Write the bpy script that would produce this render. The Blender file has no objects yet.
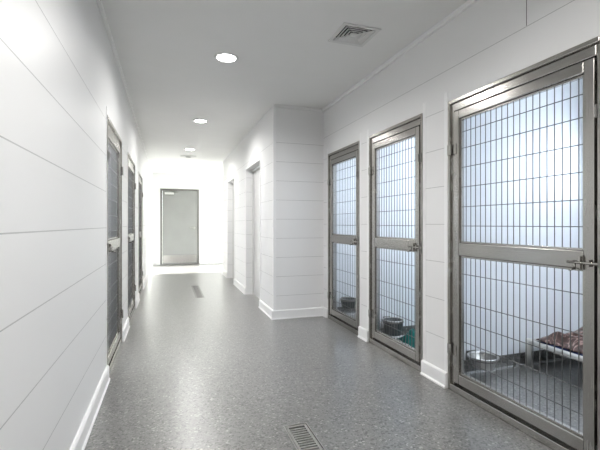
import bpy, bmesh, math, random
from mathutils import Vector, Matrix, noise

random.seed(4)
scene = bpy.context.scene
COL = scene.collection
PI = math.pi

# ------------------------------------------------------------------ materials
def new_mat(name):
    m = bpy.data.materials.new(name)
    m.use_nodes = True
    nt = m.node_tree
    return m, nt, nt.nodes['Principled BSDF']

def N(nt, typ, **kw):
    n = nt.nodes.new(typ)
    for k, v in kw.items():
        setattr(n, k, v)
    return n

def math_node(nt, op, a, b=None):
    n = N(nt, 'ShaderNodeMath', operation=op)
    for i, v in enumerate((a, b)):
        if v is None:
            continue
        if isinstance(v, (int, float)):
            n.inputs[i].default_value = v
        else:
            nt.links.new(v, n.inputs[i])
    return n.outputs[0]

def plain(name, color, rough=0.5, metal=0.0, noise_amt=0.04, scale=30, spec=0.5, bump=0.0):
    m, nt, b = new_mat(name)
    tc = N(nt, 'ShaderNodeTexCoord')
    nz = N(nt, 'ShaderNodeTexNoise')
    nz.inputs['Scale'].default_value = scale
    nz.inputs['Detail'].default_value = 3
    nt.links.new(tc.outputs['Object'], nz.inputs['Vector'])
    rp = N(nt, 'ShaderNodeValToRGB')
    lo = [max(0, c * (1 - noise_amt)) for c in color]
    hi = [min(1, c * (1 + noise_amt)) for c in color]
    rp.color_ramp.elements[0].color = (*lo, 1)
    rp.color_ramp.elements[1].color = (*hi, 1)
    rp.color_ramp.elements[0].position = 0.3
    rp.color_ramp.elements[1].position = 0.7
    nt.links.new(nz.outputs['Fac'], rp.inputs['Fac'])
    nt.links.new(rp.outputs['Color'], b.inputs['Base Color'])
    b.inputs['Roughness'].default_value = rough
    b.inputs['Metallic'].default_value = metal
    b.inputs['Specular IOR Level'].default_value = spec
    if bump:
        bp = N(nt, 'ShaderNodeBump')
        bp.inputs['Strength'].default_value = bump
        bp.inputs['Distance'].default_value = 0.002
        nt.links.new(nz.outputs['Fac'], bp.inputs['Height'])
        nt.links.new(bp.outputs['Normal'], b.inputs['Normal'])
    return m

def panel_mat(name, color, joint, z0, period, top, width=0.0035, rough=0.40):
    """glossy wall cladding laid in horizontal courses with thin sealed joints"""
    m, nt, b = new_mat(name)
    tc = N(nt, 'ShaderNodeTexCoord')
    sp = N(nt, 'ShaderNodeSeparateXYZ')
    nt.links.new(tc.outputs['Object'], sp.inputs[0])
    z = sp.outputs['Z']
    fr = math_node(nt, 'FRACT', math_node(nt, 'DIVIDE', math_node(nt, 'SUBTRACT', z, z0 - width / 2), period))
    line = math_node(nt, 'LESS_THAN', fr, width / period)
    line = math_node(nt, 'MULTIPLY', line, math_node(nt, 'LESS_THAN', z, top))
    line = math_node(nt, 'MULTIPLY', line, math_node(nt, 'GREATER_THAN', z, z0 - 0.1))
    mx = N(nt, 'ShaderNodeMix', data_type='RGBA')
    mx.inputs[6].default_value = (*color, 1)
    mx.inputs[7].default_value = (*joint, 1)
    nt.links.new(line, mx.inputs[0])
    nt.links.new(mx.outputs[2], b.inputs['Base Color'])
    nz = N(nt, 'ShaderNodeTexNoise')
    nz.inputs['Scale'].default_value = 2.2
    nz.inputs['Detail'].default_value = 1
    nt.links.new(tc.outputs['Object'], nz.inputs['Vector'])
    h = math_node(nt, 'SUBTRACT', math_node(nt, 'MULTIPLY', nz.outputs['Fac'], 0.25), line)
    bp = N(nt, 'ShaderNodeBump')
    bp.inputs['Strength'].default_value = 0.35
    bp.inputs['Distance'].default_value = 0.003
    nt.links.new(h, bp.inputs['Height'])
    nt.links.new(bp.outputs['Normal'], b.inputs['Normal'])
    b.inputs['Roughness'].default_value = rough
    b.inputs['Specular IOR Level'].default_value = .12
    return m

def steel_mat(name, color, rough=0.3, axis='Z'):
    m, nt, b = new_mat(name)
    tc = N(nt, 'ShaderNodeTexCoord')
    mp = N(nt, 'ShaderNodeMapping')
    s = {'Z': (260, 260, 3), 'Y': (260, 3, 260), 'X': (3, 260, 260)}[axis]
    mp.inputs['Scale'].default_value = s
    nt.links.new(tc.outputs['Object'], mp.inputs['Vector'])
    nz = N(nt, 'ShaderNodeTexNoise')
    nz.inputs['Scale'].default_value = 1.0
    nz.inputs['Detail'].default_value = 2
    nt.links.new(mp.outputs['Vector'], nz.inputs['Vector'])
    big = N(nt, 'ShaderNodeTexNoise')
    big.inputs['Scale'].default_value = 7
    nt.links.new(tc.outputs['Object'], big.inputs['Vector'])
    mr = N(nt, 'ShaderNodeMapRange')
    mr.inputs['To Min'].default_value = rough - 0.07
    mr.inputs['To Max'].default_value = rough + 0.10
    nt.links.new(math_node(nt, 'ADD', math_node(nt, 'MULTIPLY', nz.outputs['Fac'], .5), math_node(nt, 'MULTIPLY', big.outputs['Fac'], .5)), mr.inputs['Value'])
    nt.links.new(mr.outputs[0], b.inputs['Roughness'])
    rp = N(nt, 'ShaderNodeValToRGB')
    rp.color_ramp.elements[0].color = (*[c * .93 for c in color], 1)
    rp.color_ramp.elements[1].color = (*[min(1, c * 1.05) for c in color], 1)
    nt.links.new(nz.outputs['Fac'], rp.inputs['Fac'])
    nt.links.new(rp.outputs['Color'], b.inputs['Base Color'])
    b.inputs['Metallic'].default_value = 1.0
    return m

def floor_mat():
    m, nt, b = new_mat('flake_epoxy')
    tc = N(nt, 'ShaderNodeTexCoord')
    v1 = N(nt, 'ShaderNodeTexVoronoi'); v1.inputs['Scale'].default_value = 105
    v2 = N(nt, 'ShaderNodeTexVoronoi'); v2.inputs['Scale'].default_value = 300
    nz = N(nt, 'ShaderNodeTexNoise'); nz.inputs['Scale'].default_value = 1.6; nz.inputs['Detail'].default_value = 3
    for n in (v1, v2, nz):
        nt.links.new(tc.outputs['Object'], n.inputs['Vector'])
    def ramp(src, stops):
        s = N(nt, 'ShaderNodeSeparateColor')
        nt.links.new(src, s.inputs[0])
        r = N(nt, 'ShaderNodeValToRGB')
        r.color_ramp.interpolation = 'CONSTANT'
        el = r.color_ramp.elements
        el[0].position = stops[0][0]; el[0].color = (*stops[0][1], 1)
        el[1].position = stops[1][0]; el[1].color = (*stops[1][1], 1)
        for p, c in stops[2:]:
            e = el.new(p); e.color = (*c, 1)
        nt.links.new(s.outputs[0], r.inputs['Fac'])
        return r.outputs['Color']
    g = lambda x: (x, x * .98, x * .935)
    c1 = ramp(v1.outputs['Color'], [(0, g(.03)), (.14, g(.15)), (.3, g(.21)), (.62, g(.26)), (.9, g(.36)), (.97, g(.6))])
    c2 = ramp(v2.outputs['Color'], [(0, g(.05)), (.14, g(.19)), (.5, g(.225)), (.85, g(.29)), (.95, g(.42))])
    mx = N(nt, 'ShaderNodeMix', data_type='RGBA'); mx.inputs[0].default_value = .25
    nt.links.new(c1, mx.inputs[6]); nt.links.new(c2, mx.inputs[7])
    mr = N(nt, 'ShaderNodeMapRange'); mr.inputs['To Min'].default_value = .88; mr.inputs['To Max'].default_value = 1.1
    nt.links.new(nz.outputs['Fac'], mr.inputs['Value'])
    hs = N(nt, 'ShaderNodeHueSaturation')
    nt.links.new(mx.outputs[2], hs.inputs['Color'])
    nt.links.new(math_node(nt, 'MULTIPLY', mr.outputs[0], FLOOR_GAIN), hs.inputs['Value'])
    nt.links.new(hs.outputs['Color'], b.inputs['Base Color'])
    b.inputs['Roughness'].default_value = .3
    b.inputs['Coat Weight'].default_value = 1.0
    b.inputs['Coat Roughness'].default_value = .31
    bn = N(nt, 'ShaderNodeTexNoise'); bn.inputs['Scale'].default_value = 60; bn.inputs['Detail'].default_value = 2
    nt.links.new(tc.outputs['Object'], bn.inputs['Vector'])
    bp = N(nt, 'ShaderNodeBump'); bp.inputs['Strength'].default_value = .2; bp.inputs['Distance'].default_value = .002
    nt.links.new(bn.outputs['Fac'], bp.inputs['Height'])
    nt.links.new(bp.outputs['Normal'], b.inputs['Normal'])
    return m

def emit_mat(name, color, strength):
    m, nt, b = new_mat(name)
    b.inputs['Base Color'].default_value = (.8, .8, .8, 1)
    b.inputs['Emission Color'].default_value = (*color, 1)
    b.inputs['Emission Strength'].default_value = strength
    b.inputs['Roughness'].default_value = .3
    return m

def glass_mat():
    m = bpy.data.materials.new('clear_glass'); m.use_nodes = True
    nt = m.node_tree; nt.nodes.clear()
    out = N(nt, 'ShaderNodeOutputMaterial')
    tr = N(nt, 'ShaderNodeBsdfTransparent'); tr.inputs[0].default_value = (.95, .97, .97, 1)
    gl = N(nt, 'ShaderNodeBsdfGlossy'); gl.inputs['Roughness'].default_value = .02
    fr = N(nt, 'ShaderNodeFresnel'); fr.inputs[0].default_value = 1.45
    mx = N(nt, 'ShaderNodeMixShader')
    nt.links.new(fr.outputs[0], mx.inputs[0])
    nt.links.new(tr.outputs[0], mx.inputs[1]); nt.links.new(gl.outputs[0], mx.inputs[2])
    nt.links.new(mx.outputs[0], out.inputs[0])
    return m

def blanket_mat():
    m, nt, b = new_mat('mottled_brown_fleece')
    tc = N(nt, 'ShaderNodeTexCoord')
    nz = N(nt, 'ShaderNodeTexNoise'); nz.inputs['Scale'].default_value = 8; nz.inputs['Detail'].default_value = 2
    nz.inputs['Distortion'].default_value = 1.6
    nt.links.new(tc.outputs['Object'], nz.inputs['Vector'])
    r = N(nt, 'ShaderNodeValToRGB'); el = r.color_ramp.elements
    el[0].position = .44; el[0].color = (.05, .026, .021, 1)
    el[1].position = .52; el[1].color = (.10, .052, .044, 1)
    e = el.new(.56); e.color = (.36, .25, .225, 1)
    e = el.new(.60); e.color = (.07, .038, .031, 1)
    nt.links.new(nz.outputs['Fac'], r.inputs['Fac'])
    nt.links.new(r.outputs['Color'], b.inputs['Base Color'])
    b.inputs['Roughness'].default_value = .95
    b.inputs['Sheen Weight'].default_value = .3
    return m

FLOOR_GAIN = .70
WHITE = (.82, .82, .818)
JOINT = (.46, .46, .46)
M = {
    'wall': panel_mat('white_wall_panels', WHITE, JOINT, .338, .2705, 2.35),
    'wall_l': panel_mat('white_wide_wall_panels', WHITE, (.52, .52, .52), .332, .264, 2.0, .0045),
    'column': panel_mat('white_column_panels', (.84, .84, .84), JOINT, .281, .2325, 2.30),
    'pen': plain('white_pen_lining', (.84, .86, .89), .16, noise_amt=.01, scale=4),
    'plain_wall': plain('white_wall_paint', (.86, .86, .86), .3, noise_amt=.01, scale=3),
    'ceiling': plain('matt_white_ceiling', (.84, .84, .83), .8, noise_amt=.01, scale=3),
    'skirting': plain('white_skirting', (.88, .88, .88), .28, noise_amt=.01, scale=6),
    'floor': None,
    'steel': steel_mat('brushed_steel_upright', (.43, .415, .39), .24, 'Z'),
    'steel_h': steel_mat('brushed_steel_rail', (.43, .415, .39), .20, 'Y'),
    'wire': plain('steel_wire', (.17, .17, .17), .4, .8, .05, 40),
    'dark_steel': plain('dull_steel', (.24, .235, .225), .4, 1.0, .1, 40),
    'bright_steel': plain('polished_steel', (.5, .49, .48), .28, 1.0, .04, 30),
    'grate': plain('drain_grate_steel', (.33, .325, .31), .42, .6, .12, 60),
    'glare_grate': plain('glare_drain_grate', (.26, .255, .245), .4, .1, .05, 60),  # far drain only: floor glare put into the grate colour
    'black': plain('black_void', (.012, .012, .012), .8, 0, .1, 20),
    'door_grey': plain('grey_door_paint', (.27, .274, .27), .28, 0, .05, 2.5),
    'door_frame_grey': plain('grey_frame_paint', (.15, .147, .14), .4, 0, .03, 8),
    'white_door': plain('white_door_paint', (.66, .66, .655), .3, 0, .01, 4),
    'vent': plain('white_vent_metal', (.72, .72, .71), .45, 0, .02, 20),
    'pvc': plain('off_white_cot_tube', (.56, .555, .53), .35, 0, .03, 20),
    'blue_mat': plain('blue_cot_canvas', (.012, .024, .10), .8, 0, .15, 60, bump=.3),
    'grey_cot': plain('grey_cot_canvas', (.10, .10, .10), .8, 0, .15, 60),
    'blanket': blanket_mat(),
    'teal': plain('teal_fleece', (.012, .13, .12), .95, 0, .35, 25, bump=.4),
    'tub': plain('charcoal_plastic', (.085, .09, .092), .4, 0, .1, 30),
    'tub_green': plain('dark_green_plastic', (.05, .065, .055), .4, 0, .1, 30),
    'glass': glass_mat(),
    'lamp': emit_mat('lit_lens', (1, .985, .96), 22),
    'fill_lamp': emit_mat('lit_fill_panel', (.82, .91, 1), 4),  # glowing face of the fill lamps added in the pens
    'pane': emit_mat('daylit_frosted_pane', (.76, .88, 1.0), 3.6),
    'ground': plain('pale_concrete', (.5, .5, .48), .8, 0, .1, 4),
    'screw': plain('screw_grey', (.2, .2, .2), .4, 1.0, .02, 10),
}
M['floor'] = floor_mat()

# ------------------------------------------------------------------ mesh helpers
class MB:
    def __init__(self):
        self.bm = bmesh.new()
    def box(self, a, b):
        x0, x1 = sorted((a[0], b[0])); y0, y1 = sorted((a[1], b[1])); z0, z1 = sorted((a[2], b[2]))
        v = [self.bm.verts.new(p) for p in ((x0, y0, z0), (x1, y0, z0), (x1, y1, z0), (x0, y1, z0),
                                            (x0, y0, z1), (x1, y0, z1), (x1, y1, z1), (x0, y1, z1))]
        for f in ((0, 3, 2, 1), (4, 5, 6, 7), (0, 1, 5, 4), (1, 2, 6, 5), (2, 3, 7, 6), (3, 0, 4, 7)):
            self.bm.faces.new([v[i] for i in f])
        return self
    def tube(self, p, q, r, seg=8, r2=None, caps=True):
        p = Vector(p); q = Vector(q); d = (q - p).normalized()
        up = Vector((0, 0, 1)) if abs(d.z) < .9 else Vector((1, 0, 0))
        u = d.cross(up).normalized(); w = d.cross(u)
        r2 = r if r2 is None else r2
        A = []; B = []
        for i in range(seg):
            t = 2 * PI * i / seg
            o = u * math.cos(t) + w * math.sin(t)
            A.append(self.bm.verts.new(p + o * r)); B.append(self.bm.verts.new(q + o * r2))
        for i in range(seg):
            j = (i + 1) % seg
            f = self.bm.faces.new((A[i], B[i], B[j], A[j])); f.smooth = seg > 6
        if caps:
            self.bm.faces.new(A); self.bm.faces.new(B[::-1])
        return self
    def path(self, pts, r, seg=10):
        for a, b in zip(pts[:-1], pts[1:]):
            self.tube(a, b, r, seg)
        return self
    def lathe(self, c, prof, seg=32):
        rings = []
        for (r, z) in prof:
            if r < 1e-6:
                rings.append([self.bm.verts.new((c[0], c[1], c[2] + z))])
            else:
                rings.append([self.bm.verts.new((c[0] + r * math.cos(2 * PI * i / seg), c[1] + r * math.sin(2 * PI * i / seg), c[2] + z)) for i in range(seg)])
        for A, B in zip(rings[:-1], rings[1:]):
            for i in range(seg):
                j = (i + 1) % seg
                if len(A) == 1 and len(B) == 1:
                    continue
                if len(A) == 1:
                    f = self.bm.faces.new((A[0], B[j], B[i]))
                elif len(B) == 1:
                    f = self.bm.faces.new((A[i], A[j], B[0]))
                else:
                    f = self.bm.faces.new((A[i], A[j], B[j], B[i]))
                f.smooth = True
        return self
    def prism(self, poly, axis, t0, t1):
        """poly of (h, z) swept along axis 'x' or 'y': h is the other horizontal axis"""
        def P(h, z, t):
            return (t, h, z) if axis == 'x' else (h, t, z)
        A = [self.bm.verts.new(P(h, z, t0)) for h, z in poly]
        B = [self.bm.verts.new(P(h, z, t1)) for h, z in poly]
        n = len(poly)
        for i in range(n):
            j = (i + 1) % n
            self.bm.faces.new((A[i], A[j], B[j], B[i]))
        self.bm.faces.new(A[::-1]); self.bm.faces.new(B)
        return self
    def quad(self, *pts):
        self.bm.faces.new([self.bm.verts.new(p) for p in pts])
        return self
    def build(self, name, mat, parent=None, bevel=0, solid=0, subsurf=0, loc=None):
        bmesh.ops.recalc_face_normals(self.bm, faces=self.bm.faces)
        me = bpy.data.meshes.new(name)
        self.bm.to_mesh(me); self.bm.free()
        me.materials.append(mat)
        o = bpy.data.objects.new(name, me)
        COL.objects.link(o)
        if loc:
            o.location = loc
        if parent:
            o.parent = parent
        if solid:
            md = o.modifiers.new('thickness', 'SOLIDIFY'); md.thickness = solid; md.offset = 0
        if subsurf:
            md = o.modifiers.new('smooth', 'SUBSURF'); md.levels = subsurf; md.render_levels = subsurf
        if bevel:
            md = o.modifiers.new('bevel', 'BEVEL'); md.width = bevel; md.segments = 2; md.limit_method = 'ANGLE'
            md.harden_normals = False
        return o

def tag(o, label=None, cat=None, group=None, kind=None):
    if label: o['label'] = label
    if cat: o['category'] = cat
    if group: o['group'] = group
    if kind: o['kind'] = kind
    return o

def thing(name, label, cat, loc, group=None):
    o = bpy.data.objects.new(name, None)
    COL.objects.link(o); o.location = loc; o.empty_display_size = .1
    return tag(o, label, cat, group)

def struct(o):
    o['kind'] = 'structure'
    return o

# ------------------------------------------------------------------ layout (metres; the camera stands over the origin)
XL, XR, XC = -.43, 1.86, 1.21       # left wall, right wall, flank of the jutting block
YC, YF, YB = 4.625, 11.9, -4.5      # front of the block, far wall, wall behind
HC = 2.595                           # ceiling
T = .12                             # wall thickness
XP = 3.42                           # back wall of the right-hand pens
XPL = -2.0                          # back wall of the left-hand pens
XE = 3.6                            # end of the cross passage
HR, HL = 2.008, 1.965                # gate opening heights
RIGHT = [(1.245, 2.295), (2.585, 3.44), (3.64, 4.48)]
LEFT = [(3.22, 4.20), (4.80, 5.82), (6.48, 7.48)]
DOORS = [(5.36, 6.40), (7.60, 8.49)]
YPASS = 9.25

def wall_x(x0, x1, y0, y1, openings):
    """wall running along Y, with openings [(ya, yb, zbottom, ztop)]"""
    mb = MB(); y = y0
    for (a, b, zb, zt) in sorted(openings):
        mb.box((x0, y, 0), (x1, a, HC))
        if zb > 0: mb.box((x0, a, 0), (x1, b, zb))
        mb.box((x0, a, zt), (x1, b, HC))
        y = b
    mb.box((x0, y, 0), (x1, y1, HC))
    return mb

struct(wall_x(XL - T, XL, YB, YF, [(a, b, 0, HL) for a, b in LEFT]).build('wall_left', M['wall_l']))
struct(wall_x(XR, XR + T, YB, YC, [(a, b, 0, HR) for a, b in RIGHT]).build('wall_right', M['wall']))
# the block that juts into the corridor: its front face, then its flank with two white doors
struct(MB().box((XC, YC, 0), (XR + T, YC + T, HC)).build('wall_block_front', M['column']))
struct(wall_x(XC, XC + .16, YC + T, YPASS - T, [(a, b, 0, 2.04) for a, b in DOORS]).build('wall_block_side', M['column']))
struct(MB().box((XC, YPASS - T, 0), (XE, YPASS, HC)).build('wall_passage', M['plain_wall']))
struct(MB().box((XPL - T, YF, 0), (-.21, YF + T, HC)).box((.861, YF, 0), (XE + T, YF + T, HC)).box((-.21, YF, 2.165), (.861, YF + T, HC)).build('wall_far', M['plain_wall']))
struct(MB().box((XPL - T, YB - T, 0), (XP + T, YB, HC)).build('wall_rear', M['plain_wall']))
# cross passage end with a glazed exit
struct(MB().box((XE, YPASS - T, 0), (XE + T, 9.55, HC)).box((XE, 11.35, 0), (XE + T, YF, HC)).box((XE, 9.55, 2.2), (XE + T, 11.35, HC)).build('wall_passage_end', M['plain_wall']))

# pens: back walls with a high twin window each, partitions
PWIN = [(1.60, 2.42), (2.66, 3.42), (3.72, 4.46)]
struct(wall_x(XP, XP + T, YB, YC + T, [(a, b, 1.36, 2.0) for a, b in PWIN]).build('wall_pens_back', M['pen']))
PART_R = [.62, 2.51, 3.54]
for i, y in enumerate(PART_R):
    mb = MB().box((XR + T, y - .02, 0), (XP, y + .02, HC))
    struct(mb.build('wall_pen_partition_%d' % (i + 1), M['pen']))
struct(MB().box((XR + T, YC - .03, 0), (XP, YC, HC)).build('wall_pen_end', M['pen']))
struct(MB().box((XPL - T, YB, 0), (XPL, YF, HC)).build('wall_left_pens_back', M['pen']))
for i, y in enumerate((2.9, 4.5, 6.15, 7.8)):
    struct(MB().box((XPL, y - .02, 0), (XL - T, y + .02, HC)).build('wall_left_pen_partition_%d' % (i + 1), M['pen']))

# pen windows
for i, (a, b) in enumerate(PWIN):
    z0, z1 = 1.36, 2.0; xm = XP + .05; mid = (a + b) / 2
    mb = MB()
    mb.box((XP + .02, a, z0), (XP + .09, a + .045, z1)).box((XP + .02, b - .045, z0), (XP + .09, b, z1))
    mb.box((XP + .02, a + .045, z0), (XP + .09, b - .045, z0 + .045)).box((XP + .02, a + .045, z1 - .045), (XP + .09, b - .045, z1))
    mb.box((XP + .02, mid - .05, z0 + .045), (XP + .09, mid + .05, z1 - .045))
    w = struct(mb.build('window_%d' % (i + 1), M['white_door'], bevel=.003))
    for (p, q) in ((a + .045, mid - .05), (mid + .05, b - .045)):
        MB().box((xm, p, z0 + .045), (xm + .006, q, z1 - .045)).build('pane', M['pane'], w)

# glazed exit at the end of the cross passage
mb = MB(); a, b, zt = 9.55, 11.35, 2.2
mb.box((XE + .03, a, 0), (XE + .09, a + .06, zt)).box((XE + .03, b - .06, 0), (XE + .09, b, zt)).box((XE + .03, a + .06, zt - .06), (XE + .09, b - .06, zt))
mb.box((XE + .03, a + .06, 0), (XE + .09, b - .06, .07))
w = struct(mb.build('window_4', M['white_door'], bevel=.004))
MB().box((XE + .055, a + .06, .07), (XE + .063, b - .06, zt - .06)).build('pane', M['glass'], w)

# floor and ceiling, each with its cut-outs
def slab(x0, x1, y0, y1, z0, z1, holes):
    """holes must not overlap in Y"""
    mb = MB(); y = y0
    for (ha, hb, ya, yb) in sorted(holes, key=lambda h: h[2]):
        mb.box((x0, y, z0), (x1, ya, z1))
        mb.box((x0, ya, z0), (ha, yb, z1)).box((hb, ya, z0), (x1, yb, z1))
        y = yb
    mb.box((x0, y, z0), (x1, y1, z1))
    return mb
DRAINS = [(.622, .762, .9, 2.165), (.41, .545, 6.35, 7.62)]
struct(slab(XPL - T, XE + T, YB - T, YF + T, -.12, 0, DRAINS).build('floor', M['floor']))
VENT = (1.215, 1.475, 2.605, 2.855)
struct(slab(XPL - T, XE + T, YB - T, YF + T, HC, HC + .15, [VENT]).build('ceiling', M['ceiling']))
struct(MB().box((XE + T, 2, -.15), (30, 20, -.02)).build('ground', M['ground']))

# ------------------------------------------------------------------ skirting
PROF = [(0, 0), (.026, 0), (.026, .010), (.018, .018), (.018, .100), (.010, .110), (0, .110)]
def skirt_y(mb, x, s, y0, y1):        # run along Y, s = direction it projects in X
    mb.prism([(x + s * h, z) for h, z in PROF], 'y', y0, y1)
def skirt_x(mb, y, s, x0, x1):
    mb.prism([(y + s * h, z) for h, z in PROF], 'x', x0, x1)

mb = MB(); y = YB
for a, b in LEFT:
    skirt_y(mb, XL, 1, y, a - .004); y = b + .004
skirt_y(mb, XL, 1, y, YF)
struct(mb.build('baseboard_left', M['skirting']))
mb = MB(); y = YB
for a, b in RIGHT:
    skirt_y(mb, XR, -1, y, a - .004); y = b + .004
skirt_y(mb, XR, -1, y, YC - .027)
struct(mb.build('baseboard_right', M['skirting']))
mb = MB()
skirt_x(mb, YC, -1, XC - .026, XR)
struct(mb.build('baseboard_block_front', M['skirting']))
mb = MB(); y = YC
for a, b in DOORS:
    skirt_y(mb, XC, -1, y, a - .004); y = b + .004
skirt_y(mb, XC, -1, y, YPASS)
struct(mb.build('baseboard_block_side', M['skirting']))
mb = MB()
skirt_x(mb, YF, -1, XL + .026, -.215); skirt_x(mb, YF, -1, .866, XE)
struct(mb.build('baseboard_far', M['skirting']))
mb = MB()
skirt_x(mb, YPASS, 1, XC, XE)
struct(mb.build('baseboard_passage', M['skirting']))

# coved epoxy upstand in the right-hand pens
def cove(mb, pts):
    pass
k = 0
PENS = [(.64, 2.49), (2.53, 3.52), (3.56, YC - .03)]
for (y0, y1) in PENS:
    mb = MB()
    pc = [(0, 0), (.03, 0), (.012, .012), (.005, .04), (.005, .10), (0, .10)]
    mb.prism([(y1 - h, z) for h, z in pc], 'x', XR + T, XP - .001)
    mb.prism([(y0 + h, z) for h, z in pc], 'x', XR + T, XP - .001)
    mb.prism([(XP - h, z) for h, z in pc], 'y', y0 + .031, y1 - .031)
    k += 1
    struct(mb.build('baseboard_pen_%d' % k, M['floor']))

# ceiling trims and corner beads
struct(MB().box((XR - .025, YB, HC - .035), (XR, YC, HC)).build('trim_1', M['skirting'], bevel=.004))
struct(MB().box((XL, YB, HC - .035), (XL + .025, YF, HC)).build('trim_2', M['skirting'], bevel=.004))
struct(MB().box((XC, YC - .02, HC - .03), (XR - .025, YC, HC)).build('trim_3', M['skirting'], bevel=.004))
mb = MB()
for a, b in RIGHT:
    for y in (a - .036, b + .004):
        mb.box((XR - .003, y, .112), (XR, y + .032, HR + .07))
struct(mb.build('trim_4', M['skirting'], bevel=.001))
mb = MB()
for a, b in LEFT:
    for y in (a - .024, b + .004):
        mb.box((XL, y, .112), (XL + .004, y + .02, HL + .05))
tl = struct(mb.build('trim_5', M['skirting'], bevel=.001))
for a, b in LEFT:
    for y in (a - .014, b + .014):
        mb = MB()
        for z in (.45, 1.0, 1.5, 1.93):
            mb.tube((XL + .004, y, z), (XL + .006, y, z), .006, 10)
        mb.build('screw', M['screw'], tl)
struct(MB().box((XC - .004, YC - .004, .112), (XC + .03, YC, HC - .03)).box((XC - .004, YC, .112), (XC, YC + .03, HC)).build('trim_6', M['skirting'], bevel=.001))
mb = MB()
for a, b in DOORS:
    mb.box((XC - .006, a - .03, .112), (XC, a, 2.07)).box((XC - .006, b, .112), (XC, b + .03, 2.07)).box((XC - .006, a, 2.04), (XC, b, 2.07))
struct(mb.build('trim_7', M['skirting'], bevel=.001))

struct(MB().box((XR - .0012, 1.654, 2.235), (XR, 1.658, HC - .036)).build('trim_8', M['screw']))

# ------------------------------------------------------------------ kennel gates
def gate(wx, s, ya, yb, H, label, group):
    """wx: wall face, s: +1 when the pen lies towards +X; hinges on the far jamb, bolt on the near one"""
    t = thing('kennel_gate', label, 'kennel gate', (wx, (ya + yb) / 2, 0), group)
    W = (yb - ya) / 2
    def B(mb, d0, d1, y0, y1, z0, z1):
        mb.box((s * d0, y0, z0), (s * d1, y1, z1))
    e = .002
    # fixed outer frame
    f = MB()
    B(f, -.007, .085, W - .022, W - e, 0, H - e); B(f, -.007, .085, -W + e, -W + .022, 0, H - e)
    B(f, -.007, .085, -W + .022, W - .022, H - .028, H - e)
    f.build('frame_lip', M['steel'], t, bevel=.005)
    f = MB()
    B(f, .010, .085, W - .047, W - .022, 0, H - .028); B(f, .047, .085, W - .062, W - .046, .081, H - .081)
    f.build('jamb', M['steel'], t, bevel=.005)
    f = MB()
    B(f, .010, .085, -W + .022, -W + .047, 0, H - .028); B(f, .047, .085, -W + .046, -W + .062, .081, H - .081)
    f.build('jamb', M['steel'], t, bevel=.005)
    f = MB()
    B(f, .008, .085, -W + .046, W - .046, H - .081, H - .028); B(f, .047, .085, -W + .062, W - .062, H - .097, H - .081)
    f.build('header', M['steel_h'], t, bevel=.005)
    f = MB()
    B(f, -.004, .085, -W + .022, W - .022, 0, .047)
    B(f, .050, .085, -W + .046, W - .046, .047, .08)
    f.build('threshold', M['steel_h'], t, bevel=.004)
    # hinged leaf
    L = W - .051; zb, zt = .066, H - .087
    sw, tr, br = .05, .056, .066
    m0, m1 = .925, 1.035
    f = MB()
    for (p, q) in ((L - sw, L), (-L, -L + sw)):
        f = MB(); B(f, .002, .042, p, q, zb, zt)
        f.build('leaf_stile', M['steel'], t, bevel=.005)
    for (p, q) in ((zt - tr, zt), (zb, zb + br), (m0 + .012, m1 - .012)):
        f = MB(); B(f, .002, .042, -L + sw, L - sw, p, q)
        f.build('leaf_rail', M['steel_h'], t, bevel=.005)
    y0, y1 = -L + sw, L - sw
    # inner retaining lips and wire infill of both panels
    for (za, zc, zs) in ((m1 - .012, zt - tr, [1.773, 1.662, 1.533, 1.400, 1.267, 1.138]),
                         (zb + br, m0 + .012, [.814, .621, .489, .360, .235])):
        f = MB()
        B(f, .016, .040, y0, y0 + .014, za, zc); B(f, .016, .040, y1 - .014, y1, za, zc)
        B(f, .016, .040, y0 + .014, y1 - .014, za, za + .012); B(f, .016, .040, y0 + .014, y1 - .014, zc - .012, zc)
        f.build('panel_lip', M['steel_h'], t, bevel=.002)
        f = MB(); n = max(2, round((y1 - y0) / .0425)); dy = (y1 - y0) / n
        for i in range(1, n):
            y = y0 + dy * i
            f.tube((s * .030, y, za + .002), (s * .030, y, zc - .002), .0027, 6, caps=False)
        for z in zs:
            z = z + (H - HR if za > .9 else 0)
            if za + .02 < z < zc - .02:
                f.tube((s * .0250, y0 + .002, z), (s * .0250, y1 - .002, z), .0025, 6, caps=False)
        f.build('wire_mesh', M['wire'], t)
    # hinges on the far side
    for z in (.285, 1.665):
        f = MB()
        B(f, -.011, -.007, W - .022, W - .004, z - .035, z + .035)
        B(f, -.002, .002, L - .030, L - .002, z - .035, z + .035)
        f.tube((-s * .012, W - .036, z - .04), (-s * .012, W - .036, z + .04), .0085, 12)
        B(f, -.012, -.006, W - .045, W - .018, z - .03, z + .03)
        f.build('hinge', M['steel'], t, bevel=.0015)
    # small strike plate high on the near jamb
    f = MB()
    B(f, -.011, -.007, -W + .004, -W + .020, 1.63, 1.70)
    f.tube((-s * .012, -W + .034, 1.635), (-s * .012, -W + .034, 1.695), .007, 10)
    f.build('keeper_pin', M['dark_steel'], t, bevel=.001)
    # sliding bolt
    zl = .968
    f = MB()
    B(f, -.002, .002, -L + .050, -L + .075, zl - .036, zl + .036)
    B(f, -.018, -.003, -L + .052, -L + .066, zl - .030, zl + .030)
    B(f, -.018, -.003, -L + .010, -L + .022, zl - .016, zl + .016)
    f.build('bolt_bracket', M['steel'], t, bevel=.0015)
    f = MB()
    f.tube((-s * .017, -L + .115, zl), (-s * .017, -W - .0, zl), .0068, 12)
    f.tube((-s * .017, -L + .080, zl), (-s * .017, -L + .080, zl - .034), .006, 10)
    f.tube((-s * .017, -L + .080, zl - .030), (-s * .050, -L + .080, zl - .034), .006, 10)
    f.build('bolt_rod', M['steel_h'], t)
    f = MB()
    B(f, -.011, -.007, -W + .003, -W + .020, zl - .045, zl + .045)
    B(f, -.028, -.011, -W + .005, -W + .016, zl - .014, zl + .014)
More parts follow.
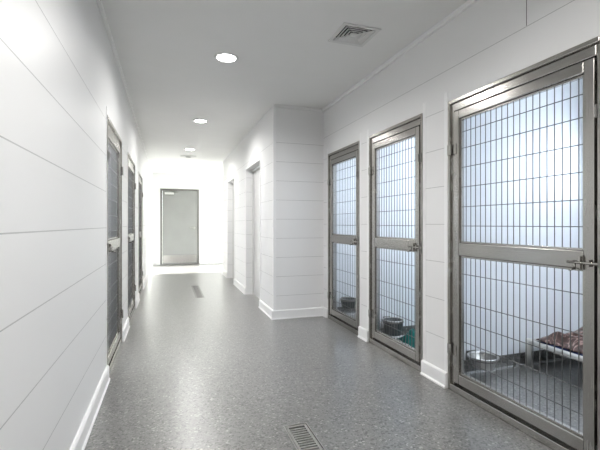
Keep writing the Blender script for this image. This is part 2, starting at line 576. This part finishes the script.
    f.build('bolt_keeper', M['dark_steel'], t, bevel=.001)
    return t

gr = 'steel wire kennel gates along the corridor'
gate(XR, 1, *RIGHT[0], HR, 'nearest steel wire gate on the right wall, widest, with a dog cot behind it', gr)
gate(XR, 1, *RIGHT[1], HR, 'middle steel wire gate on the right wall, with a teal blanket behind it', gr)
gate(XR, 1, *RIGHT[2], HR, 'farthest steel wire gate on the right wall, beside the jutting white block', gr)
gate(XL, -1, *LEFT[0], HL, 'nearest steel wire gate in the left wall, seen edge on', gr)
gate(XL, -1, *LEFT[1], HL, 'middle of the three narrow-looking steel gates in the left wall', gr)
gate(XL, -1, *LEFT[2], HL, 'farthest steel gate in the left wall, nearest the grey end door', gr)

# ------------------------------------------------------------------ doors
# grey end door
mb = MB(); a, b, zt = -.21, .861, 2.165
mb.box((a, YF - .012, 0), (a + .055, YF + .09, zt)).box((b - .055, YF - .012, 0), (b, YF + .09, zt)).box((a + .055, YF - .012, zt - .055), (b - .055, YF + .09, zt))
d = struct(mb.build('door_1', M['door_frame_grey'], bevel=.004))
MB().box((a + .059, YF - .004, .012), (b - .059, YF + .065, zt - .059)).build('door_panel', M['door_grey'], d, bevel=.003)
MB().box((a + .075, YF - .007, .04), (b - .075, YF - .004, .26)).build('kick_plate', M['bright_steel'], d, bevel=.001)
MB().box((a + .059, YF - .01, 0), (b - .059, YF + .075, .010)).build('threshold', M['dark_steel'], d)
mb = MB(); hx = b - .13
mb.tube((hx, YF - .004, 1.04), (hx, YF - .012, 1.04), .03, 20)
mb.tube((hx, YF - .012, 1.04), (hx, YF - .065, 1.04), .010, 12).tube((hx + .005, YF - .065, 1.04), (hx - .12, YF - .065, 1.045), .010, 12)
mb.build('door_handle', M['bright_steel'], d)
mb = MB()
mb.box((a + .12, YF - .05, zt - .165), (a + .37, YF - .004, zt - .105))
mb.build('door_closer', M['vent'], d, bevel=.006)
mb = MB()
mb.box((a + .25, YF - .055, zt - .075), (a + .34, YF - .012, zt - .045)).tube((a + .30, YF - .035, zt - .06), (a + .50, YF - .12, zt - .10), .009, 8).tube((a + .50, YF - .12, zt - .10), (a + .34, YF - .035, zt - .10), .009, 8)
mb.build('closer_arm', M['dark_steel'], d)
# two white doors in the flank of the block
for i, (a, b) in enumerate(DOORS):
    mb = MB(); x0, x1 = XC + .13, XC + .17
    mb.box((XC + .10, a, 0), (XC + .159, a + .04, 2.04)).box((XC + .10, b - .04, 0), (XC + .159, b, 2.04)).box((XC + .10, a + .04, 2.0), (XC + .159, b - .04, 2.04))
    d = struct(mb.build('door_%d' % (i + 2), M['white_door'], bevel=.002))
    MB().box((XC + .115, a + .044, .01), (XC + .155, b - .044, 1.996)).build('door_panel', M['white_door'], d, bevel=.002)
    mb = MB(); hy = a + .12 if i == 0 else a + .16
    mb.tube((XC + .115, hy, 1.02), (XC + .105, hy, 1.02), .028, 18)
    mb.tube((XC + .105, hy, 1.02), (XC + .055, hy, 1.02), .010, 10).tube((XC + .055, hy - .005, 1.02), (XC + .055, hy + .11, 1.02), .010, 10)
    mb.build('door_handle', M['bright_steel'], d)

# ------------------------------------------------------------------ ceiling fittings
def downlight(y, label, power, x=.45):
    t = thing('downlight', label, 'ceiling light', (x, y, HC), 'downlights along the corridor ceiling')
    MB().lathe((0, 0, 0), [(.080, -.001), (.080, -.006), (.092, -.008), (.104, -.004), (.106, -.0005)], 40).build('trim_ring', M['vent'], t)
    MB().lathe((0, 0, 0), [(0, -.004), (.079, -.004), (.079, -.001)], 40).build('lens', M['lamp'], t)
    L = bpy.data.lights.new('lamp', 'AREA'); L.shape = 'DISK'; L.size = .16; L.energy = power; L.spread = math.radians(158); L.color = (1, .985, .96)
    o = bpy.data.objects.new('lamp', L); COL.objects.link(o); o.parent = t; o.location = (0, 0, -.012)
    return t
P = 14.5
PEN_W = 11
downlight(3.45, 'nearest lit round downlight in the ceiling, largest of those in view', P, .48)
downlight(5.68, 'second lit round downlight along the ceiling', P, .43)
downlight(7.91, 'third lit round downlight, just before the round grey ceiling fitting', P * 1.1, .40)
downlight(1.22, 'round ceiling downlight above the near end of the corridor', P, .5)
downlight(-1.0, 'round ceiling downlight behind the viewpoint', P, .5)
downlight(-3.2, 'unseen fill downlight added farthest behind the viewpoint', P, .5)  # extra lamp added out of view as frontal fill
# unseen flat fill lamp added over each right-hand pen to brighten its walls
for (y0, y1), which in zip(PENS, ('nearest', 'middle', 'farthest')):
    px, py = 3.02, (y0 + y1) / 2
    t = thing('pen_fill_light', 'unseen square fill lamp added inside the %s right pen' % which, 'ceiling light', (px, py, HC), 'square fill lamps added in the pens')
    MB().box((-.31, -.31, -.03), (.31, .31, 0)).build('fill_lamp_housing', M['vent'], t, bevel=.003)
    MB().box((-.29, -.29, -.034), (.29, .29, -.031)).build('fill_diffuser', M['fill_lamp'], t)
    L = bpy.data.lights.new('lamp', 'AREA'); L.shape = 'SQUARE'; L.size = .56; L.energy = PEN_W; L.spread = math.radians(115); L.color = (.82, .91, 1)
    o = bpy.data.objects.new('lamp', L); COL.objects.link(o); o.parent = t; o.location = (0, 0, -.04)

# unseen lamps added in the left-hand pens to lighten the view through their gates
for py, which in ((3.7, 'nearest'), (5.32, 'middle'), (6.97, 'farthest')):
    t = thing('pen_fill_light', 'unseen square fill lamp added inside the %s left pen' % which, 'ceiling light', (-1.2, py, HC), 'square fill lamps added in the pens')
    MB().box((-.31, -.31, -.03), (.31, .31, 0)).build('fill_lamp_housing', M['vent'], t, bevel=.003)
    MB().box((-.29, -.29, -.034), (.29, .29, -.031)).build('fill_diffuser', M['fill_lamp'], t)
    L = bpy.data.lights.new('lamp', 'AREA'); L.shape = 'SQUARE'; L.size = .56; L.energy = 26; L.color = (1, 1, 1)
    o = bpy.data.objects.new('lamp', L); COL.objects.link(o); o.parent = t; o.location = (0, 0, -.04)

# round fitting beyond the third light
t = thing('ceiling_diffuser', 'flat round grey ceiling fitting just beyond the third downlight', 'ceiling fitting', (.41, 8.72, HC))
MB().lathe((0, 0, 0), [(0, -.020), (.05, -.020), (.06, -.014)], 32).build('centre_disc', M['dark_steel'], t)
MB().lathe((0, 0, 0), [(.075, -.018), (.11, -.016), (.17, -.004), (.172, 0)], 32).lathe((0, 0, 0), [(.05, -.004), (.172, -.001)], 32).build('outer_ring', M['vent'], t)

# square four-way supply vent
vx0, vx1, vy0, vy1 = VENT
cx, cy = (vx0 + vx1) / 2, (vy0 + vy1) / 2
t = thing('ceiling_vent', 'square white four-way air vent in the grey ceiling', 'vent', (cx, cy, HC))
def ring(mb, h0, z0, h1, z1):
    c0 = [(-h0, -h0, z0), (h0, -h0, z0), (h0, h0, z0), (-h0, h0, z0)]
    c1 = [(-h1, -h1, z1), (h1, -h1, z1), (h1, h1, z1), (-h1, h1, z1)]
    for i in range(4):
        j = (i + 1) % 4
        mb.quad(c0[i], c0[j], c1[j], c1[i])
mb = MB(); ring(mb, .152, -.001, .150, -.008); ring(mb, .150, -.008, .122, -.006); ring(mb, .122, -.006, .118, .02)
mb.build('vent_frame', M['vent'], t, solid=.001)
for h in (.113, .088, .063, .040):
    mb = MB(); ring(mb, h, -.007, h - .007, -.007); ring(mb, h - .007, -.007, h - .029, .012)
    mb.build('louvre', M['vent'], t, solid=.0015)
mb = MB(); mb.quad((-.024, -.024, -.006), (.024, -.024, -.006), (.024, .024, -.006), (-.024, .024, -.006))
ring(mb, .024, -.006, .012, .012)
mb.build('centre_plate', M['vent'], t)
mb = MB(); ring(mb, .1235, .0, .1235, .14)
mb.quad((-.1235, -.1235, .14), (.1235, -.1235, .14), (.1235, .1235, .14), (-.1235, .1235, .14))
mb.build('duct', M['black'], t)

# ------------------------------------------------------------------ floor drains
def drain(h, label, grate, rim):
    x0, x1, y0, y1 = h
    cx, cy = (x0 + x1) / 2, (y0 + y1) / 2
    t = thing('trench_drain', label, 'floor drain', (cx, cy, 0), 'slotted drains in the corridor floor')
    w, l = (x1 - x0) / 2, (y1 - y0) / 2
    mb = MB()
    for s in (-1, 1):
        mb.box((s * w, -l, -.03), (s * (w - .006), l, .001))
        mb.box((-w + .006, s * l, -.03), (w - .006, s * (l - .006), .001))
    mb.build('drain_frame', rim, t)
    mb = MB(); g = w - .009
    slot = w - .024
    for s in (-1, 1):
        mb.box((s * g, -l + .009, -.012), (s * slot, l - .009, -.0015))
    mb.box((-slot, l - .028, -.012), (slot, l - .009, -.0015)); mb.box((-slot, -l + .009, -.012), (slot, -l + .028, -.0015))
    n = int((2 * l - .056) / .0225); p = (2 * l - .056) / n
    for i in range(1, n):
        y = -l + .028 + p * i
        mb.box((-slot, y - .0058, -.012), (slot, y + .0058, -.0015))
    mb.build('grate', grate, t)
    mb = MB()
    mb.quad((-w, -l, -.10), (w, -l, -.10), (w, l, -.10), (-w, l, -.10))
    for s in (-1, 1):
        mb.quad((s * (w - .001), -l, -.10), (s * (w - .001), l, -.10), (s * (w - .001), l, -.03), (s * (w - .001), -l, -.03))
        mb.quad((-w, s * (l - .001), -.10), (w, s * (l - .001), -.10), (w, s * (l - .001), -.03), (-w, s * (l - .001), -.03))
    mb.build('channel', M['black'], t)
drain(DRAINS[0], 'slotted steel floor drain at the near edge of the corridor floor', M['grate'], M['bright_steel'])
drain(DRAINS[1], 'faint narrow floor drain far down the corridor near the grey end door', M['glare_grate'], M['glare_grate'])

# ------------------------------------------------------------------ things in the pens
def wall_bowl(name, label, cat, x, ywall, z_rim, r, depth, mat, rim_mat, taper):
    """bowl carried by a ring bracket on the partition (wall face at ywall, pen lies towards -Y)"""
    y = ywall - r - .028
    t = thing(name, label, cat, (x, y, z_rim - depth), 'bowls in the right-hand pens')
    rb = r * taper
    prof = [(0, 0), (rb * .95, 0), (rb, .006), (r * .97, depth - .006)]
    inner = [(r * .93, depth - .008), (rb * .92, .012), (0, .010)]
    MB().lathe((0, 0, 0), prof , 36).build('bowl_body', mat, t)
    MB().lathe((0, 0, 0), [(r * .955, depth - .006)] + inner, 36).build('bowl_inside', M['dark_steel'] if mat is M['bright_steel'] else mat, t)
    MB().lathe((0, 0, 0), [(r * .90, depth - .004), (r * .97, depth + .003), (r * 1.05, depth + .001), (r * 1.07, depth - .006), (r * .975, depth - .010)], 36).build('rim', rim_mat, t)
    mb = MB(); zz = depth - .018; R = r * 1.02; n = 28
    pts = [(R * math.cos(2 * PI * i / n), R * math.sin(2 * PI * i / n), zz) for i in range(n + 1)]
    mb.path(pts, .0045, 8)
    mb.build('bracket_ring', M['dark_steel'], t)
    mb = MB().box((-.04, r + .020, zz - .05), (.04, r + .0265, zz + .02)).box((-.012, R - .002, zz - .005), (.012, r + .021, zz + .005))
    mb.build('bracket_plate', M['dark_steel'], t)
    return t
wall_bowl('feeding_bowl', 'steel dog bowl bracketed low on the partition behind the nearest right gate', 'bowl', 2.225, 2.49, .170, .104, .085, M['bright_steel'], M['bright_steel'], .72)
wall_bowl('feeding_bowl', 'charcoal tub bowl with steel rim behind the middle right gate, beside the teal blanket', 'bowl', 2.10, 3.52, .215, .098, .145, M['tub'], M['bright_steel'], .82)
wall_bowl('feeding_bowl', 'small dark green-grey bowl low behind the farthest right gate', 'bowl', 2.13, YC - .03, .225, .10, .11, M['tub_green'], M['dark_steel'], .82)

# raised cot along the back wall of the nearest pen
bx0, bx1, by0, by1, bz = 2.75, 3.37, 1.28, 2.43, .205
t = thing('dog_cot', 'raised off-white tube dog cot in the nearest right pen', 'dog bed', (bx0, by0, 0))
lx, ly = bx1 - bx0, by1 - by0
for x in (0, lx):
    MB().tube((x, .0, bz), (x, ly, bz), .021, 14).build('side_rail', M['pvc'], t)
for y in (0, ly):
    MB().tube((.02, y, bz), (lx - .02, y, bz), .018, 14).build('end_rail', M['pvc'], t)
for (x, y) in ((0, 0), (lx, 0), (0, ly), (lx, ly)):
    MB().tube((x, y, .012), (x, y, bz + .024), .024, 14).tube((x, y, 0), (x, y, .012), .027, 14).build('leg', M['pvc'], t)
MB().box((.018, .015, bz - .004), (lx - .018, ly - .015, bz + .002)).build('sling', M['grey_cot'], t)

def sheet(w, l, nx, ny, hf):
    mb = MB(); g = []
    for i in range(nx + 1):
        row = []
        for j in range(ny + 1):
            u, v = i / nx, j / ny
            row.append(mb.bm.verts.new(hf(u, v)))
        g.append(row)
    for i in range(nx):
        for j in range(ny):
            f = mb.bm.faces.new((g[i][j], g[i + 1][j], g[i + 1][j + 1], g[i][j + 1])); f.smooth = True
    return mb
# blue pad on the cot
def pad(u, v):
    w, l = .56, 1.03
    return (-w / 2 + w * u, -l / 2 + l * v, .012 + .004 * noise.noise(Vector((u * 6, v * 9, 2))))
mb = MB().box((-.285, -.52, 0), (.285, .52, .012))
o = mb.build('cot_pad', M['blue_mat'], None, bevel=.005, loc=((bx0 + bx1) / 2 + .0, (by0 + by1) / 2 - .01, bz + .0035))
tag(o, 'dark blue pad on the dog cot, under the brown blanket', 'cushion')
# crumpled brown blanket
def fold(u, v):
    w, l = .53, .94
    x = -w / 2 + w * u; y = -l / 2 + l * v
    n1 = noise.noise(Vector((u * 2.4 + 3, v * 3.2, .3)))
    n2 = noise.noise(Vector((u * 6 + v * 4, v * 7 - u * 3, 5.1)))
    n3 = abs(noise.noise(Vector((u * 3.4 + v * 2.6 + 1.5, v * 2.0 - u * 2.2, 9.0))))
    edge = min(u, 1 - u, v, 1 - v)
    k = min(1, edge / .16)
    h = .010 + k * (.028 + .022 * n1 + .030 * n2 + .085 * (1 - n3) ** 2 * .6) + .03 * u * k
    x += .035 * noise.noise(Vector((v * 5, 1.2, u))) ; y += .05 * noise.noise(Vector((u * 5, 7.7, v)))
    return (x, y, max(.008, h))
o = sheet(.53, .88, 44, 64, fold).build('blanket', M['blanket'], None, solid=.007, subsurf=1, loc=((bx0 + bx1) / 2 - .012, 1.93, bz + .016))
tag(o, 'crumpled mottled brown and pink blanket on the dog cot', 'blanket')

# crumpled teal blanket on the floor of the middle pen
def teal(u, v):
    w, l = .56, .56
    x = -w / 2 + w * u; y = -l / 2 + l * v
    n1 = noise.noise(Vector((u * 3, v * 3, 11)))
    n2 = noise.noise(Vector((u * 7 + v * 2, v * 6, 13)))
    n3 = abs(noise.noise(Vector((u * 4 + v * 2.2, v * 3.5 - u, 17))))
    edge = min(u, 1 - u, v, 1 - v); k = min(1, edge / .13)
    h = .008 + k * (.05 + .035 * n1 + .035 * n2 + .085 * (1 - n3) ** 2)
    x += .05 * noise.noise(Vector((v * 5, 3.2, u))); y += .05 * noise.noise(Vector((u * 5, 8.7, v)))
    return (x, y, max(.006, h))
o = sheet(.7, .66, 40, 40, teal).build('blanket', M['teal'], None, solid=.007, subsurf=1, loc=(2.43, 3.13, .001))
tag(o, 'crumpled teal blanket on the floor behind the middle right gate', 'blanket')

# ------------------------------------------------------------------ light
w = bpy.data.worlds.new('sky'); scene.world = w; w.use_nodes = True
nt = w.node_tree; bg = nt.nodes['Background']
sky = N(nt, 'ShaderNodeTexSky', sky_type='HOSEK_WILKIE'); sky.turbidity = 4
sky.sun_direction = Vector((math.cos(.44), 0, math.sin(.44)))
hs = N(nt, 'ShaderNodeHueSaturation'); hs.inputs['Saturation'].default_value = .35
nt.links.new(sky.outputs[0], hs.inputs['Color']); nt.links.new(hs.outputs[0], bg.inputs[0]); bg.inputs[1].default_value = 32.0
S = bpy.data.lights.new('sun', 'SUN'); S.energy = 62; S.angle = .02; S.color = (1, .97, .92)
so = bpy.data.objects.new('sun', S); COL.objects.link(so)
dirv = Vector((-math.cos(.44), 0, -math.sin(.44)))
so.rotation_euler = dirv.to_track_quat('-Z', 'Y').to_euler(); so.location = (12, 10.4, 6)

# ------------------------------------------------------------------ camera
c = bpy.data.cameras.new('camera'); co = bpy.data.objects.new('camera', c); COL.objects.link(co)
c.sensor_width = 36; c.lens = 395 / 600 * 36; c.shift_y = -.8 / 600; c.clip_start = .02
yaw = math.atan(132 / 395)
co.location = (0, 0, 1.15); co.rotation_euler = (PI / 2, 0, -yaw)
scene.camera = co
vs = scene.view_settings
vs.view_transform = 'Standard'; vs.look = 'None'; vs.gamma = 1; vs.use_curve_mapping = False; vs.exposure = 0.48
